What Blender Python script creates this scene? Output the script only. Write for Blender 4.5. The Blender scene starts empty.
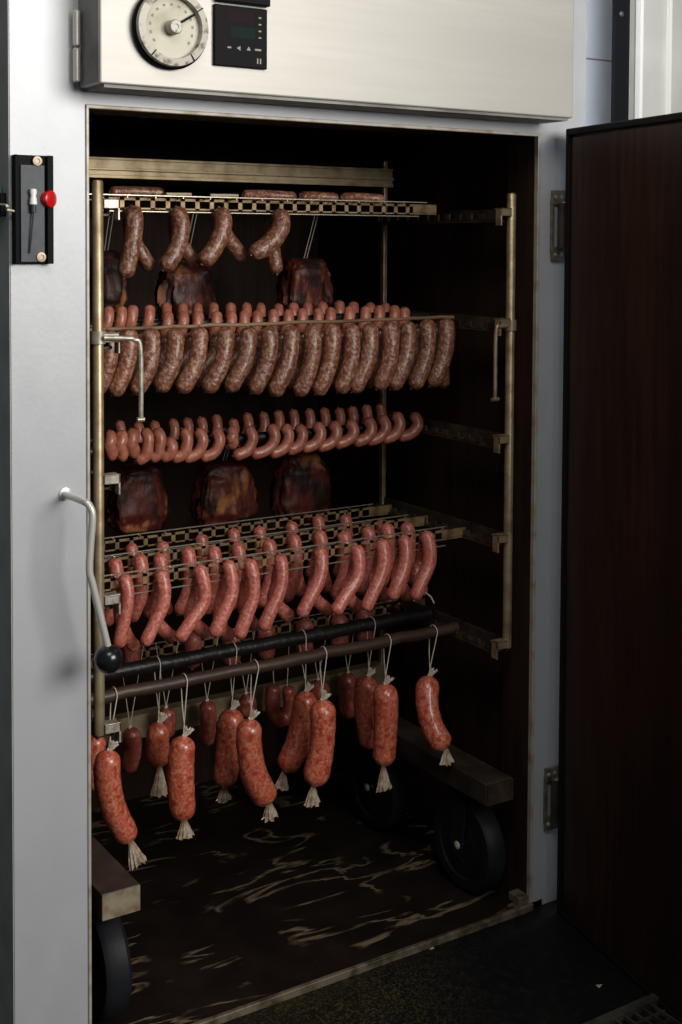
import bpy, math, random
from mathutils import Vector, Matrix, noise
random.seed(7)
C = bpy.context.scene.collection
V = Vector
# ------------------------------------------------------------------ camera
YAW, PITCH, ROLL, F_PX, CY = .5714, .0417, .0049, 1293.67, 295.3
CAM = V((-.8994, -2.2582, 1.55))
FW = V((math.sin(YAW)*math.cos(PITCH), math.cos(YAW)*math.cos(PITCH), -math.sin(PITCH)))
R0 = V((math.cos(YAW), -math.sin(YAW), 0)); U0 = R0.cross(FW)
RT = math.cos(ROLL)*R0 + math.sin(ROLL)*U0
UP = -math.sin(ROLL)*R0 + math.cos(ROLL)*U0
cd = bpy.data.cameras.new('camera'); cam = bpy.data.objects.new('camera', cd); C.objects.link(cam)
cd.sensor_fit = 'VERTICAL'; cd.sensor_height = 36; cd.lens = F_PX*36/1024
cd.shift_y = (CY-512)/1024
cd.clip_start = .05
m = Matrix((RT, UP, -FW)).transposed().to_4x4(); m.translation = CAM
cam.matrix_world = m
bpy.context.scene.camera = cam
sc = bpy.context.scene
sc.view_settings.view_transform = 'Standard'; sc.view_settings.look = 'None'
sc.view_settings.gamma = 1; sc.view_settings.use_curve_mapping = False
sc.view_settings.exposure = 0.0
# ------------------------------------------------------------------ light
w = bpy.data.worlds.new('world'); sc.world = w; w.use_nodes = True
bg = w.node_tree.nodes['Background']; bg.inputs[0].default_value = (.80, .90, 1.0, 1); bg.inputs[1].default_value = .075
def area(name, loc, tgt, sx, sy, power, col):
    l = bpy.data.lights.new(name, 'AREA'); l.shape = 'RECTANGLE'; l.size = sx; l.size_y = sy; l.energy = power; l.color = col
    o = bpy.data.objects.new(name, l); C.objects.link(o); o.location = loc
    o.rotation_euler = (V(tgt)-V(loc)).to_track_quat('-Z', 'Y').to_euler()
    return o
area('window_light', (1.25, -3.5, 2.4), (.10, 0, 1.5), 2.0, 1.4, 124, (1.0, .955, .89))
area('ceiling_light', (-.3, -1.7, 3.2), (.2, 0, 1.3), 1.3, .8, 22, (1.0, .96, .88))
area('tile_fill_light', (1.95, .2, 2.75), (2.0, 1.7, 1.9), .6, .6, 42, (.92, .95, 1.0))  # unseen fill lamp, added to brighten the tiled wall behind

# ------------------------------------------------------------------ picture point -> point on a plane of the place
def at(u, v, Y=None, X=None, Z=None):
    d = FW + RT*((u-341)/F_PX) + UP*((CY-v)/F_PX)
    if Y is not None: t = (Y-CAM.y)/d.y
    elif X is not None: t = (X-CAM.x)/d.x
    else: t = (Z-CAM.z)/d.z
    return CAM + d*t
def px(p):  # metres per pixel there
    return (p-CAM).dot(FW)/F_PX

# ------------------------------------------------------------------ materials
def mat(name, base, rough=.5, metal=0.0, base2=None, scale=20, lo=.4, hi=.6, stretch=(1,1,1), bump=0, bscale=60,
        spec=.5, coat=0, base3=None, scale3=6, lo3=.5, hi3=.7, rough2=None, rnd=0, detail=4, trans=0, sss=0, alpha=1, gen=False, emis=None):
    m = bpy.data.materials.new(name); m.use_nodes = True; nt = m.node_tree; N = nt.nodes; L = nt.links
    b = N['Principled BSDF']
    b.inputs['Base Color'].default_value = (*base, 1); b.inputs['Roughness'].default_value = rough
    b.inputs['Metallic'].default_value = metal; b.inputs['Specular IOR Level'].default_value = spec
    b.inputs['Coat Weight'].default_value = coat; b.inputs['Coat Roughness'].default_value = .22
    b.inputs['Transmission Weight'].default_value = trans
    b.inputs['Alpha'].default_value = alpha
    if sss:
        b.inputs['Subsurface Weight'].default_value = sss
        b.inputs['Subsurface Radius'].default_value = (.012, .004, .002); b.inputs['Subsurface Scale'].default_value = 1
    tc = N.new('ShaderNodeTexCoord'); vec = tc.outputs['Object']
    mp = N.new('ShaderNodeMapping'); mp.inputs['Scale'].default_value = stretch
    L.new(vec, mp.inputs[0]); vec = mp.outputs[0]
    oi = None
    if rnd:
        oi = N.new('ShaderNodeObjectInfo')
        ad = N.new('ShaderNodeVectorMath'); ad.operation = 'ADD'
        mu = N.new('ShaderNodeMath'); mu.operation = 'MULTIPLY'; mu.inputs[1].default_value = 17.3
        L.new(oi.outputs['Random'], mu.inputs[0]); L.new(vec, ad.inputs[0]); L.new(mu.outputs[0], ad.inputs[1]); vec = ad.outputs[0]
    col = None
    def layer(prev, c2, s, a, z, det, vor=False):
        n = N.new('ShaderNodeTexNoise'); n.inputs['Scale'].default_value = s; n.inputs['Detail'].default_value = det
        L.new(vec, n.inputs['Vector'])
        r = N.new('ShaderNodeMapRange'); r.inputs[1].default_value = a; r.inputs[2].default_value = z
        L.new(n.outputs['Fac'], r.inputs[0])
        mx = N.new('ShaderNodeMix'); mx.data_type = 'RGBA'
        L.new(r.outputs[0], mx.inputs[0])
        if prev is None: mx.inputs[6].default_value = (*base, 1)
        else: L.new(prev, mx.inputs[6])
        mx.inputs[7].default_value = (*c2, 1)
        return mx.outputs[2], r.outputs[0]
    if base2: 
        col, f = layer(None, base2, scale, lo, hi, detail)
        if rough2 is not None:
            rr = N.new('ShaderNodeMapRange'); rr.inputs[3].default_value = rough; rr.inputs[4].default_value = rough2
            L.new(f, rr.inputs[0]); L.new(rr.outputs[0], b.inputs['Roughness'])
    if base3: col, _ = layer(col, base3, scale3, lo3, hi3, 5)
    if rnd and col:
        h = N.new('ShaderNodeHueSaturation'); r = N.new('ShaderNodeMapRange')
        r.inputs[3].default_value = 1-rnd; r.inputs[4].default_value = 1+rnd
        L.new(oi.outputs['Random'], r.inputs[0]); L.new(r.outputs[0], h.inputs['Value']); L.new(col, h.inputs['Color']); col = h.outputs[0]
    if col: L.new(col, b.inputs['Base Color'])
    if bump:
        n = N.new('ShaderNodeTexNoise'); n.inputs['Scale'].default_value = bscale; n.inputs['Detail'].default_value = 3; L.new(vec, n.inputs['Vector'])
        bp = N.new('ShaderNodeBump'); bp.inputs['Strength'].default_value = bump; bp.inputs['Distance'].default_value = .004
        L.new(n.outputs['Fac'], bp.inputs['Height']); L.new(bp.outputs[0], b.inputs['Normal'])
    if emis:
        b.inputs['Emission Color'].default_value = (*emis[:3], 1); b.inputs['Emission Strength'].default_value = emis[3]
    return m
M = {}
M['steel'] = mat('brushed_steel', (.50,.52,.555), .46, .25, base2=(.45,.468,.50), scale=14, lo=.3, hi=.75, stretch=(1,1,.6), base3=(.51,.53,.565), scale3=2.2, bump=.06, bscale=120)
M['steel_panel'] = mat('panel_steel', (.47,.46,.435), .46, .3, base2=(.425,.415,.39), scale=60, lo=.3, hi=.7, stretch=(.08,1,1.2), base3=(.40,.39,.365), scale3=3, bump=.05, bscale=200)
M['steel_side'] = mat('grey_steel', (.22,.215,.20), .5, .2, base2=(.11,.105,.095), scale=8)
M['dark_side'] = mat('dark_side_sheet', (.58,.59,.56), .6, .1, base2=(.42,.43,.41), scale=10, lo=.3, hi=.7)
M['rim'] = mat('soiled_rim', (.50,.47,.42), .5, .3, base2=(.33,.26,.18), scale=24, lo=.45, hi=.7)
M['soot'] = mat('sooty_liner', (.022,.012,.009), .55, 0, base2=(.042,.022,.015), scale=9, lo=.35, hi=.75, stretch=(3,3,.35), bump=.4, bscale=25, spec=.15)
M['door_in'] = mat('smoke_browned_door', (.048,.020,.012), .42, 0, base2=(.016,.007,.005), scale=16, lo=.3, hi=.75, stretch=(3,3,.25), base3=(.013,.006,.005), scale3=2.2, lo3=.45, hi3=.75, bump=.12, bscale=40, spec=.3)
M['gasket'] = mat('black_gasket', (.007,.006,.006), .6, spec=.15)
M['floorpan'] = mat('greasy_floor', (.012,.008,.007), .35, 0, base2=(.02,.014,.012), scale=9, lo=.4, hi=.7, bump=.6, bscale=14, spec=.25)
M['cart'] = mat('smoked_steel', (.44,.355,.225), .4, .6, base2=(.22,.155,.08), scale=22, lo=.42, hi=.72, bump=.1)
M['cart_dark'] = mat('sooty_rail', (.10,.075,.055), .5, .5, base2=(.035,.022,.015), scale=18, lo=.35, hi=.65, bump=.15)
M['tab'] = mat('bare_steel_tab', (.62,.58,.50), .4, .6, base2=(.40,.35,.28), scale=50)
M['ladder'] = mat('tanned_grid_steel', (.36,.25,.13), .45, .5, base2=(.17,.10,.05), scale=40, lo=.4, hi=.68)
M['wire'] = mat('grid_wire', (.60,.55,.45), .35, .8)
M['beam'] = mat('greasy_beam', (.06,.045,.034), .5, .2, base2=(.025,.018,.013), scale=15, lo=.4, hi=.7, bump=.2)
M['beam_end'] = mat('bare_beam_end', (.34,.28,.20), .55, .3, base2=(.18,.13,.08), scale=40, lo=.4, hi=.7)
M['tyre'] = mat('rubber_wheel', (.012,.014,.018), .55, 0, base2=(.007,.008,.010), scale=12, spec=.25)
M['rodblack'] = mat('tarred_rod', (.008,.0075,.008), .42, 0, base2=(.03,.022,.018), scale=50, lo=.55, hi=.8, bump=.4, bscale=90)
M['rodbrown'] = mat('smoked_wood_rod', (.06,.032,.020), .45, 0, base2=(.04,.022,.016), scale=35, lo=.35, hi=.65, stretch=(.25,1,1), bump=.4, bscale=60)
M['wood'] = mat('tan_wood', (.26,.16,.085), .6, 0, base2=(.13,.07,.035), scale=40, stretch=(.2,1,1), lo=.4, hi=.7)
M['bamboo'] = mat('pale_skewer', (.62,.53,.38), .5, 0, base2=(.5,.4,.27), scale=40)
M['brat'] = mat('coarse_brown_sausage_skin', (.19,.065,.036), .30, 0, base2=(.40,.25,.165), scale=120, lo=.46, hi=.70, base3=(.10,.035,.024), scale3=80, lo3=.52, hi3=.68, bump=.6, bscale=150, coat=.2, rnd=.14, detail=3)
M['wiener'] = mat('orange_sausage_skin', (.46,.175,.115), .38, 0, base2=(.34,.10,.062), scale=90, lo=.35, hi=.65, bump=.25, bscale=130, coat=.3, rnd=.12, detail=3, sss=.08)
M['pink'] = mat('pink_sausage_skin', (.46,.115,.082), .34, 0, base2=(.56,.24,.195), scale=150, lo=.45, hi=.68, base3=(.36,.07,.05), scale3=110, lo3=.5, hi3=.68, bump=.4, bscale=160, coat=.3, rnd=.12, detail=3, sss=.08)
M['salami'] = mat('red_salami_skin', (.50,.10,.055), .34, 0, base2=(.62,.25,.15), scale=150, lo=.44, hi=.68, base3=(.34,.04,.022), scale3=85, lo3=.50, hi3=.66, bump=.3, bscale=150, coat=.8, rnd=.10, detail=2.5, sss=.08)
M['salami_dark'] = mat('dark_salami_skin', (.26,.055,.038), .35, 0, base2=(.42,.13,.085), scale=75, lo=.5, hi=.66, bump=.15, bscale=110, coat=.4, rnd=.1, detail=3)
M['ham'] = mat('smoked_meat', (.085,.014,.009), .5, 0, base2=(.34,.13,.045), scale=15, lo=.53, hi=.63, base3=(.022,.007,.005), scale3=22, lo3=.47, hi3=.58, stretch=(1.3,1,.7), bump=.8, bscale=45, coat=.05, spec=.35, rnd=.1, detail=5)
M['string'] = mat('white_twine', (.66,.60,.48), .7)
M['casing'] = mat('crinkled_casing', (.50,.43,.34), .2, 0, base2=(.30,.19,.11), scale=60, lo=.4, hi=.6, coat=.6, spec=.7)
M['casing_w'] = mat('white_casing_end', (.66,.60,.52), .35, 0, base2=(.42,.33,.24), scale=60, lo=.4, hi=.7, coat=.4)
M['black'] = mat('black_plastic', (.006,.006,.007), .5, spec=.06)
M['ball'] = mat('black_bakelite', (.008,.009,.011), .22)
M['slate'] = mat('blue_grey_plate', (.045,.055,.068), .5, .2, base2=(.035,.042,.052), scale=50)
M['polished'] = mat('polished_steel', (.72,.70,.66), .32, .45)
M['screwring'] = mat('rusted_washer', (.45,.36,.27), .5, .5)
M['hinge'] = mat('worn_hinge_steel', (.20,.185,.15), .45, .4, base2=(.11,.10,.075), scale=40)
M['red'] = mat('red_button', (.55,.006,.008), .3, coat=.5)
M['white'] = mat('white_plastic', (.8,.8,.78), .35)
M['green'] = mat('green_plastic', (.06,.16,.07), .5)
M['dialface'] = mat('yellowed_dial', (.40,.385,.31), .45, .1, base2=(.27,.245,.17), scale=22, lo=.42, hi=.7, base3=(.13,.11,.06), scale3=14, lo3=.62, hi3=.75)
M['bezel'] = mat('worn_bezel', (.46,.44,.385), .5, .15, base2=(.09,.075,.05), scale=60, lo=.52, hi=.68)
M['dialmark'] = mat('faded_dial_mark', (.22,.22,.18), .6)
M['screen_red'] = mat('dim_red_display', (.016,.007,.009), .5, spec=.05)
M['screen_green'] = mat('dim_green_display', (.007,.016,.014), .5, spec=.05)
M['print'] = mat('pale_print', (.26,.26,.26), .6)
M['tile'] = mat('white_wall', (.74,.78,.86), .3)
M['grout'] = mat('dark_grout', (.25,.23,.22), .8)
M['cream'] = mat('cream_panel', (.42,.41,.36), .5, 0, base2=(.37,.36,.315), scale=3)
M['cream_edge'] = mat('pale_panel_edge', (.60,.58,.53), .5)
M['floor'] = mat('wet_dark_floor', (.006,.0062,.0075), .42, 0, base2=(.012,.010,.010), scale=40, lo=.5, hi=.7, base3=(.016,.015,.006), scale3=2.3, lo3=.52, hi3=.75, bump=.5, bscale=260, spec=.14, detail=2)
M['grate'] = mat('floor_grate_steel', (.10,.09,.075), .5, .5, base2=(.05,.045,.04), scale=30)
M['sill'] = mat('worn_sill', (.22,.18,.13), .5, .4, base2=(.08,.06,.04), scale=25, lo=.42, hi=.62, bump=.2)
M['fleck'] = mat('pale_crumb', (.5,.47,.42), .7)
# greasy residue on the floor pan: pale streaks with their own shape
def pan_material():
    m = M['floorpan']; nt = m.node_tree; N = nt.nodes; L = nt.links; b = N['Principled BSDF']
    tc = N.new('ShaderNodeTexCoord'); mp = N.new('ShaderNodeMapping'); mp.inputs['Scale'].default_value = (1.0, 3.2, 1); mp.inputs['Rotation'].default_value = (0,0,.25)
    mp.inputs['Location'].default_value = (3.3, 1.9, 0)
    L.new(tc.outputs['Object'], mp.inputs[0])
    n = N.new('ShaderNodeTexNoise'); n.inputs['Scale'].default_value = 2.6; n.inputs['Detail'].default_value = 6; n.inputs['Distortion'].default_value = 1.2
    L.new(mp.outputs[0], n.inputs[0])
    # thin veins where the noise crosses .5
    s = N.new('ShaderNodeMath'); s.operation = 'SUBTRACT'; s.inputs[1].default_value = .5; L.new(n.outputs['Fac'], s.inputs[0])
    a = N.new('ShaderNodeMath'); a.operation = 'ABSOLUTE'; L.new(s.outputs[0], a.inputs[0])
    r = N.new('ShaderNodeMapRange'); r.inputs[1].default_value = .0; r.inputs[2].default_value = .03; r.inputs[3].default_value = 1; r.inputs[4].default_value = 0
    L.new(a.outputs[0], r.inputs[0])
    n2 = N.new('ShaderNodeTexNoise'); n2.inputs['Scale'].default_value = 6; n2.inputs['Detail'].default_value = 4
    L.new(tc.outputs['Object'], n2.inputs[0])
    r2 = N.new('ShaderNodeMapRange'); r2.inputs[1].default_value = .47; r2.inputs[2].default_value = .55; L.new(n2.outputs['Fac'], r2.inputs[0])
    mu = N.new('ShaderNodeMath'); mu.operation = 'MULTIPLY'; L.new(r.outputs[0], mu.inputs[0]); L.new(r2.outputs[0], mu.inputs[1])
    mx = N.new('ShaderNodeMix'); mx.data_type = 'RGBA'
    prev = b.inputs['Base Color'].links[0].from_socket
    L.new(mu.outputs[0], mx.inputs[0]); L.new(prev, mx.inputs[6]); mx.inputs[7].default_value = (.22,.16,.10,1)
    L.new(mx.outputs[2], b.inputs['Base Color'])
pan_material()
def floor_sheen():   # speckled olive sheen of the wet floor, painted into its colour
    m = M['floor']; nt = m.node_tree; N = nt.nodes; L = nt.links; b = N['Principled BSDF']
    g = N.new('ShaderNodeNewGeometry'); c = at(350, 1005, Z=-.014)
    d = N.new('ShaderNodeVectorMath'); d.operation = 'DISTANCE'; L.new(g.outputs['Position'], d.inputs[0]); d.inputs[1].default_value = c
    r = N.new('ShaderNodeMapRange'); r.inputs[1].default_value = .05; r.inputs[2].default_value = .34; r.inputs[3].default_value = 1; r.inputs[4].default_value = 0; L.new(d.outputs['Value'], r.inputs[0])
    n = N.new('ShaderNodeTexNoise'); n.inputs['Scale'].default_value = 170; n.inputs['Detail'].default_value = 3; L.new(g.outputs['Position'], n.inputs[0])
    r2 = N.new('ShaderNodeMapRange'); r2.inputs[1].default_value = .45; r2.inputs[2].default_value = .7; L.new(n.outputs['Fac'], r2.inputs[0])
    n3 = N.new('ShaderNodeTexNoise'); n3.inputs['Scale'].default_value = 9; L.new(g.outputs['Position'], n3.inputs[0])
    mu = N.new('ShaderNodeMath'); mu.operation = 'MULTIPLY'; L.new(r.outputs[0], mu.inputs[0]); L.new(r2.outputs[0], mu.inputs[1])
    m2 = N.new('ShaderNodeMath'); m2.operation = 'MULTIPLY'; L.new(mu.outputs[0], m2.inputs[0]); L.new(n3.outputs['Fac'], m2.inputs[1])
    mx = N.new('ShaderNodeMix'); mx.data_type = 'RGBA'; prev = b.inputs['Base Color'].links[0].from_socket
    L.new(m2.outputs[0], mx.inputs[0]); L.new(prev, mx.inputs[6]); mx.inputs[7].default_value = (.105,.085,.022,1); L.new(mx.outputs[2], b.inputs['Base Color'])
floor_sheen()

# ------------------------------------------------------------------ mesh builder
class MB:
    def __init__(s): s.v = []; s.f = []; s.sm = []
    def add(s, vs, fs, smooth=False):
        n = len(s.v); s.v += [V(x) for x in vs]; s.f += [tuple(i+n for i in f) for f in fs]; s.sm += [smooth]*len(fs); return s
    def obox(s, o, ax, ay, az):   # corner + 3 edge vectors, with a small chamfer on the front loop left to bevel modifiers
        o, ax, ay, az = V(o), V(ax), V(ay), V(az)
        vs = [o, o+ax, o+ax+ay, o+ay, o+az, o+ax+az, o+ax+ay+az, o+ay+az]
        fs = [(0,3,2,1), (4,5,6,7), (0,1,5,4), (1,2,6,5), (2,3,7,6), (3,0,4,7)]
        if ax.cross(ay).dot(az) < 0: fs = [f[::-1] for f in fs]
        return s.add(vs, fs)
    def box(s, a, b):
        a = V(a); b = V(b); lo = V(map(min, a, b)); hi = V(map(max, a, b)); d = hi-lo
        return s.obox(lo, (d.x,0,0), (0,d.y,0), (0,0,d.z))
    def tube(s, pts, rad, seg=12, flat=(1,1), closed=False):
        pts = [V(p) for p in pts]; n = len(pts)
        if not hasattr(rad, '__len__'): rad = [rad]*n
        T = [((pts[min(i+1,n-1)]-pts[max(i-1,0)]).normalized()) for i in range(n)]
        a = V((0,0,1)) if abs(T[0].z) < .9 else V((0,1,0))
        nn = (a - T[0]*a.dot(T[0])).normalized(); vs = []
        for i in range(n):
            nn = (nn - T[i]*nn.dot(T[i])).normalized(); bb = T[i].cross(nn)
            for k in range(seg):
                t = 2*math.pi*k/seg; vs.append(pts[i] + (nn*math.cos(t)*flat[0] + bb*math.sin(t)*flat[1])*rad[i])
        fs = [(i*seg+k, i*seg+(k+1)%seg, (i+1)*seg+(k+1)%seg, (i+1)*seg+k) for i in range(n-1) for k in range(seg)]
        fs += [tuple(range(seg))[::-1], tuple((n-1)*seg+k for k in range(seg))]
        return s.add(vs, fs, True)
    def lathe(s, o, axis, prof, seg=32):   # prof: (radius, height along the axis)
        o, ax = V(o), V(axis).normalized(); q = V((0,0,1)).rotation_difference(ax); vs = []
        for r, h in prof:
            for k in range(seg):
                t = 2*math.pi*k/seg; vs.append(o + q @ V((r*math.cos(t), r*math.sin(t), h)))
        fs = [(i*seg+k, i*seg+(k+1)%seg, (i+1)*seg+(k+1)%seg, (i+1)*seg+k) for i in range(len(prof)-1) for k in range(seg)]
        if prof[0][0] > 1e-6: fs.append(tuple(range(seg))[::-1])
        if prof[-1][0] > 1e-6: fs.append(tuple((len(prof)-1)*seg+k for k in range(seg)))
        return s.add(vs, fs, True)
    def ball(s, c, r, seg=20, rings=12):
        return s.lathe(V(c), (0,0,1), [(max(1e-5, r*math.sin(math.pi*i/rings)), -r*math.cos(math.pi*i/rings)) for i in range(rings+1)], seg)
    def build(s, name, m, parent=None, bevel=0):
        if parent is None:
            lo = V([min(v[i] for v in s.v) for i in range(3)]); hi = V([max(v[i] for v in s.v) for i in range(3)])
            org = V(((lo.x+hi.x)/2, (lo.y+hi.y)/2, lo.z)); loc = org
        else:
            org = V((0,0,0)); p = parent
            while p is not None: org += p.location; p = p.parent
            loc = V((0,0,0))
        me = bpy.data.meshes.new(name); me.from_pydata([v-org for v in s.v], [], s.f); me.validate()
        me.polygons.foreach_set('use_smooth', s.sm[:len(me.polygons)]); me.materials.append(m)
        o = bpy.data.objects.new(name, me); C.objects.link(o); o.location = loc; o.parent = parent
        if bevel:
            b = o.modifiers.new('bevel', 'BEVEL'); b.width = bevel; b.segments = 2; b.limit_method = 'ANGLE'
        elif any(s.sm):
            try: me.set_sharp_from_angle(angle=math.radians(40))
            except Exception: pass
        return o
def tag(o, label=None, cat=None, group=None, kind=None):
    for k, x in (('label', label), ('category', cat), ('group', group), ('kind', kind)):
        if x: o[k] = x
    return o
def thing(name, loc, label, cat, group=None):
    o = bpy.data.objects.new(name, None); C.objects.link(o); o.location = loc; o.empty_display_size = .05
    return tag(o, label, cat, group)
def spline(P, n=14):
    P = [V(p) for p in P]
    if len(P) == 2: return [P[0].lerp(P[1], i/n) for i in range(n+1)]
    Q = [P[0]*2-P[1]] + P + [P[-1]*2-P[-2]]; out = []; k = max(2, n//(len(P)-1))
    for i in range(1, len(Q)-2):
        a, b, c, d = Q[i-1:i+3]
        for j in range(k):
            t = j/k; out.append(.5*((2*b)+(c-a)*t+(2*a-5*b+4*c-d)*t*t+(3*b-a-3*c+d)*t**3))
    out.append(P[-1]); return out
ORD = ['leftmost','second from the left','third from the left','fourth from the left','fifth from the left','sixth from the left','seventh from the left','eighth from the left','ninth from the left','tenth from the left','eleventh from the left','twelfth from the left']
NUM = 'first second third fourth fifth sixth seventh eighth ninth tenth eleventh twelfth thirteenth fourteenth fifteenth sixteenth seventeenth eighteenth nineteenth twentieth'.split()
NUM += ['twenty-'+x for x in NUM[:9]]
def order(i, n):
    if i == 0: return 'leftmost'
    if i == n-1: return 'rightmost'
    return NUM[i]+' from left' if i < n/2 else NUM[n-1-i]+' from right'

# ================================================================== SETTING
W, H = 1.0855, 1.7924
FZ = -.014
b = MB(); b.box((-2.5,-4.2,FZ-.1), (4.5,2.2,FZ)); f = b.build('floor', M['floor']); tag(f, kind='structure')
b = MB(); b.box((.2,1.75,FZ), (4.5,1.87,3.6)); wl = b.build('wall_back', M['tile']); tag(wl, kind='structure')
p = at(600, 60, Y=1.75)
b = MB()
for k in range(-4, 3): b.box((.2,1.747,p.z+k*.30-.003), (4.5,1.7505,p.z+k*.30+.003))
for k in range(6): b.box((p.x-.9+k*.6,1.747,0.2), (p.x-.894+k*.6,1.7505,3.4))
g = b.build('trim_1', M['grout']); tag(g, kind='structure')
# cream pier and dark post in the room behind
a0, a1 = at(638, 60, Y=1.35), at(662, 60, Y=1.35)
b = MB(); b.box((a0.x+.004,1.35,FZ), (a0.x+.9,1.41,3.2)); o = b.build('wall_right', M['cream']); tag(o, kind='structure')
b = MB(); b.box((a0.x-.004,1.335,FZ), (a0.x+.012,1.36,3.2)); b.box((a1.x+.02,1.333,FZ),(a1.x+.036,1.349,3.2)); o = b.build('trim_2', M['cream_edge']); tag(o, kind='structure')
a2, a3 = at(613, 60, Y=1.4), at(636, 60, Y=1.4)
rt = thing('equipment_rail', ((a2.x+a3.x)/2,1.42,FZ), 'black metal upright rail standing beside the white tiles behind the cabinet', 'rail')
b = MB(); b.box((a2.x+.012,1.40,FZ), (a3.x-.016,1.42,3.0)); b.box((a3.x-.02,1.385,FZ),(a3.x-.001,1.44,3.0)); b.build('channel', M['black'], rt)
pp = at(622, 14, Y=1.395)
for dz in (0, .5, -.5, -1.0):
    b = MB(); b.lathe((pp.x,1.401,pp.z+dz), (0,-1,0), [(.011,0),(.011,.005),(.007,.009),(0.0001,.010)], 12); b.build('bolt', M['slate'], rt)
# floor drain grate, front right
g0 = at(597, 1024, Z=FZ); g1 = at(652, 998, Z=FZ)
gy = (g0.y+g1.y)/2 - .0
gr = thing('floor_grate', (.7, gy-.2, FZ), 'dull steel floor grating in front of the open cabinet door', 'floor grating')
b = MB(); b.box((.2,gy-.022,FZ), (1.7,gy,FZ+.012)); b.box((.2,gy-.42,FZ), (1.7,gy-.40,FZ+.012)); b.box((1.68,gy-.42,FZ),(1.7,gy,FZ+.012)); b.box((.2,gy-.42,FZ),(.22,gy,FZ+.012)); b.build('frame', M['grate'], gr)
b = MB()
for k in range(58): b.box((.235+k*.025,gy-.40,FZ+.001), (.240+k*.025,gy-.022,FZ+.009))
for k in range(14): b.box((.22,gy-.40+k*.027,FZ), (1.68,gy-.397+k*.027,FZ+.006))
b.build('mesh', M['grate'], gr)

# ================================================================== SMOKING CABINET
cab = thing('smoking_cabinet', (.55,.5,FZ), 'tall stainless steel meat smoking cabinet with its sooty door open', 'smoker')
XL, XR, YB, ZT = at(11, 500, Y=0).x, at(586, 60, Y=0).x, 1.15, 2.45
D = .10   # casing wall depth
b = MB()
b.box((XL+.002,0,FZ), (0,D,ZT)); b.box((W,0,FZ), (XR,D,ZT)); b.box((0,0,H), (W,D,ZT))
b.build('front_frame', M['steel'], cab)
b = MB(); b.box((XL,.002,FZ), (XL+.01,YB,ZT)); b.build('side_panel', M['dark_side'], cab)
b = MB(); b.box((XR-.01,D,FZ), (XR,YB,ZT)); b.build('side_panel', M['steel'], cab)
b = MB(); b.box((XL,YB-.01,FZ), (XR,YB,ZT)); b.box((XL,.002,ZT-.01),(XR,YB,ZT)); b.build('back_panel', M['dark_side'], cab)
IX0, IX1, IY = -.05, 1.125, 1.02
b = MB()   # sooty inner chamber
b.box((IX0-.02,D,-.01), (IX0,IY,H+.12)); b.box((IX1,D,-.01), (IX1+.02,IY,H+.12)); b.box((IX0,IY,-.01), (IX1,IY+.02,H+.12)); b.box((IX0,D,H+.06), (IX1,IY,H+.12))
b.box((-.001,.006,H-.0), (W+.001,D,H-.0015)); b.box((0,.008,0), (.0025,D,H)); b.box((W-.0025,.008,0), (W,D,H))
for k in range(9): b.box((IX0+.03+k*.125,D+.02,H+.045),(IX0+.10+k*.125,IY,H+.06))
b.build('chamber_lining', M['soot'], cab)
b = MB()
q = .0065
b.box((-q,-.004,0), (-.0005,.010,H+q)); b.box((W-.001,-.004,0), (W+q,.010,H+q)); b.box((-q,-.0042,H-.001), (W+q,.010,H+q))
b.build('opening_rim', M['rim'], cab, bevel=.0015)
b = MB(); b.box((IX0,-.0,-.028), (IX1,IY,0)); b.build('floor_pan', M['floorpan'], cab)
b = MB(); b.box((0,-.012,FZ), (W+.004,-.001,.003)); b.box((W-.030,.0,.0005),(W,.04,.020)); b.build('sill_strip', M['sill'], cab, bevel=.002)
# protruding control box above the opening
cb = at(100, 82, Y=-.10); ce = at(573, 119, Y=-.10)
X0, X1, ZC = cb.x, ce.x, (cb.z+ce.z)/2
cy0 = -.10
b = MB(); b.box((X0,cy0,ZC), (X1,-.001,ZT-.06)); box = b.build('control_box', M['steel_panel'], cab, bevel=.003)
b = MB(); b.box((X0-.001,cy0+.004,ZC+.004), (X0+.0005,-.001,ZT-.065)); b.box((X0+.01,cy0+.006,ZC-.006),(X1-.01,-.012,ZC+.001)); b.build('box_flange', M['steel_side'], box)  # darker grey sheets over the box's left side and underside
hx = at(76.5, 45, Y=-.016)
b = MB()
for z0, z1 in ((at(75,82,Y=-.016).z, at(75,48,Y=-.016).z), (at(75,46,Y=-.016).z, at(75,10,Y=-.016).z)):
    b.lathe((hx.x,-.016,z0), (0,0,1), [(.005,0),(.0068,.002),(.0068,z1-z0-.002),(.005,z1-z0)], 16)
b.box((hx.x,-.010,at(75,80,Y=-.016).z), (hx.x+.03,-.002,at(75,12,Y=-.016).z))
b.build('box_hinge', M['polished'], box)
# dial gauge
dc = at(168.5, 29, Y=cy0); R = .070
dg = MB(); dg.lathe(dc, (0,-1,0), [(R,0),(R,.020),(R*.985,.024),(R*.80,.026),(R*.78,.020),(R*.78,.012)], 48)
dial = dg.build('dial_gauge', M['bezel'], cab)
b = MB(); b.lathe(dc+V((0,-.001,0)), (0,-1,0), [(R*1.04,0),(R*1.06,.010),(R*1.005,.014),(R*1.0,.001)], 48); b.build('gauge_collar', M['black'], dial)
b = MB(); b.lathe(dc+V((0,-.011,0)), (0,-1,0), [(R*.785,0),(R*.785,.002)], 48); b.build('dial_face', M['dialface'], dial)
b = MB(); b.lathe(dc+V((0,-.012,0)), (0,-1,0), [(.0135,0),(.0135,.018),(.011,.022),(.005,.022),(.0045,.020),(.0001,.020)], 28); b.build('dial_knob', M['bezel'], dial)
b = MB()
an = math.radians(32); dr = V((math.cos(an),0,math.sin(an))); pr = V((-math.sin(an),0,math.cos(an)))
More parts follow.
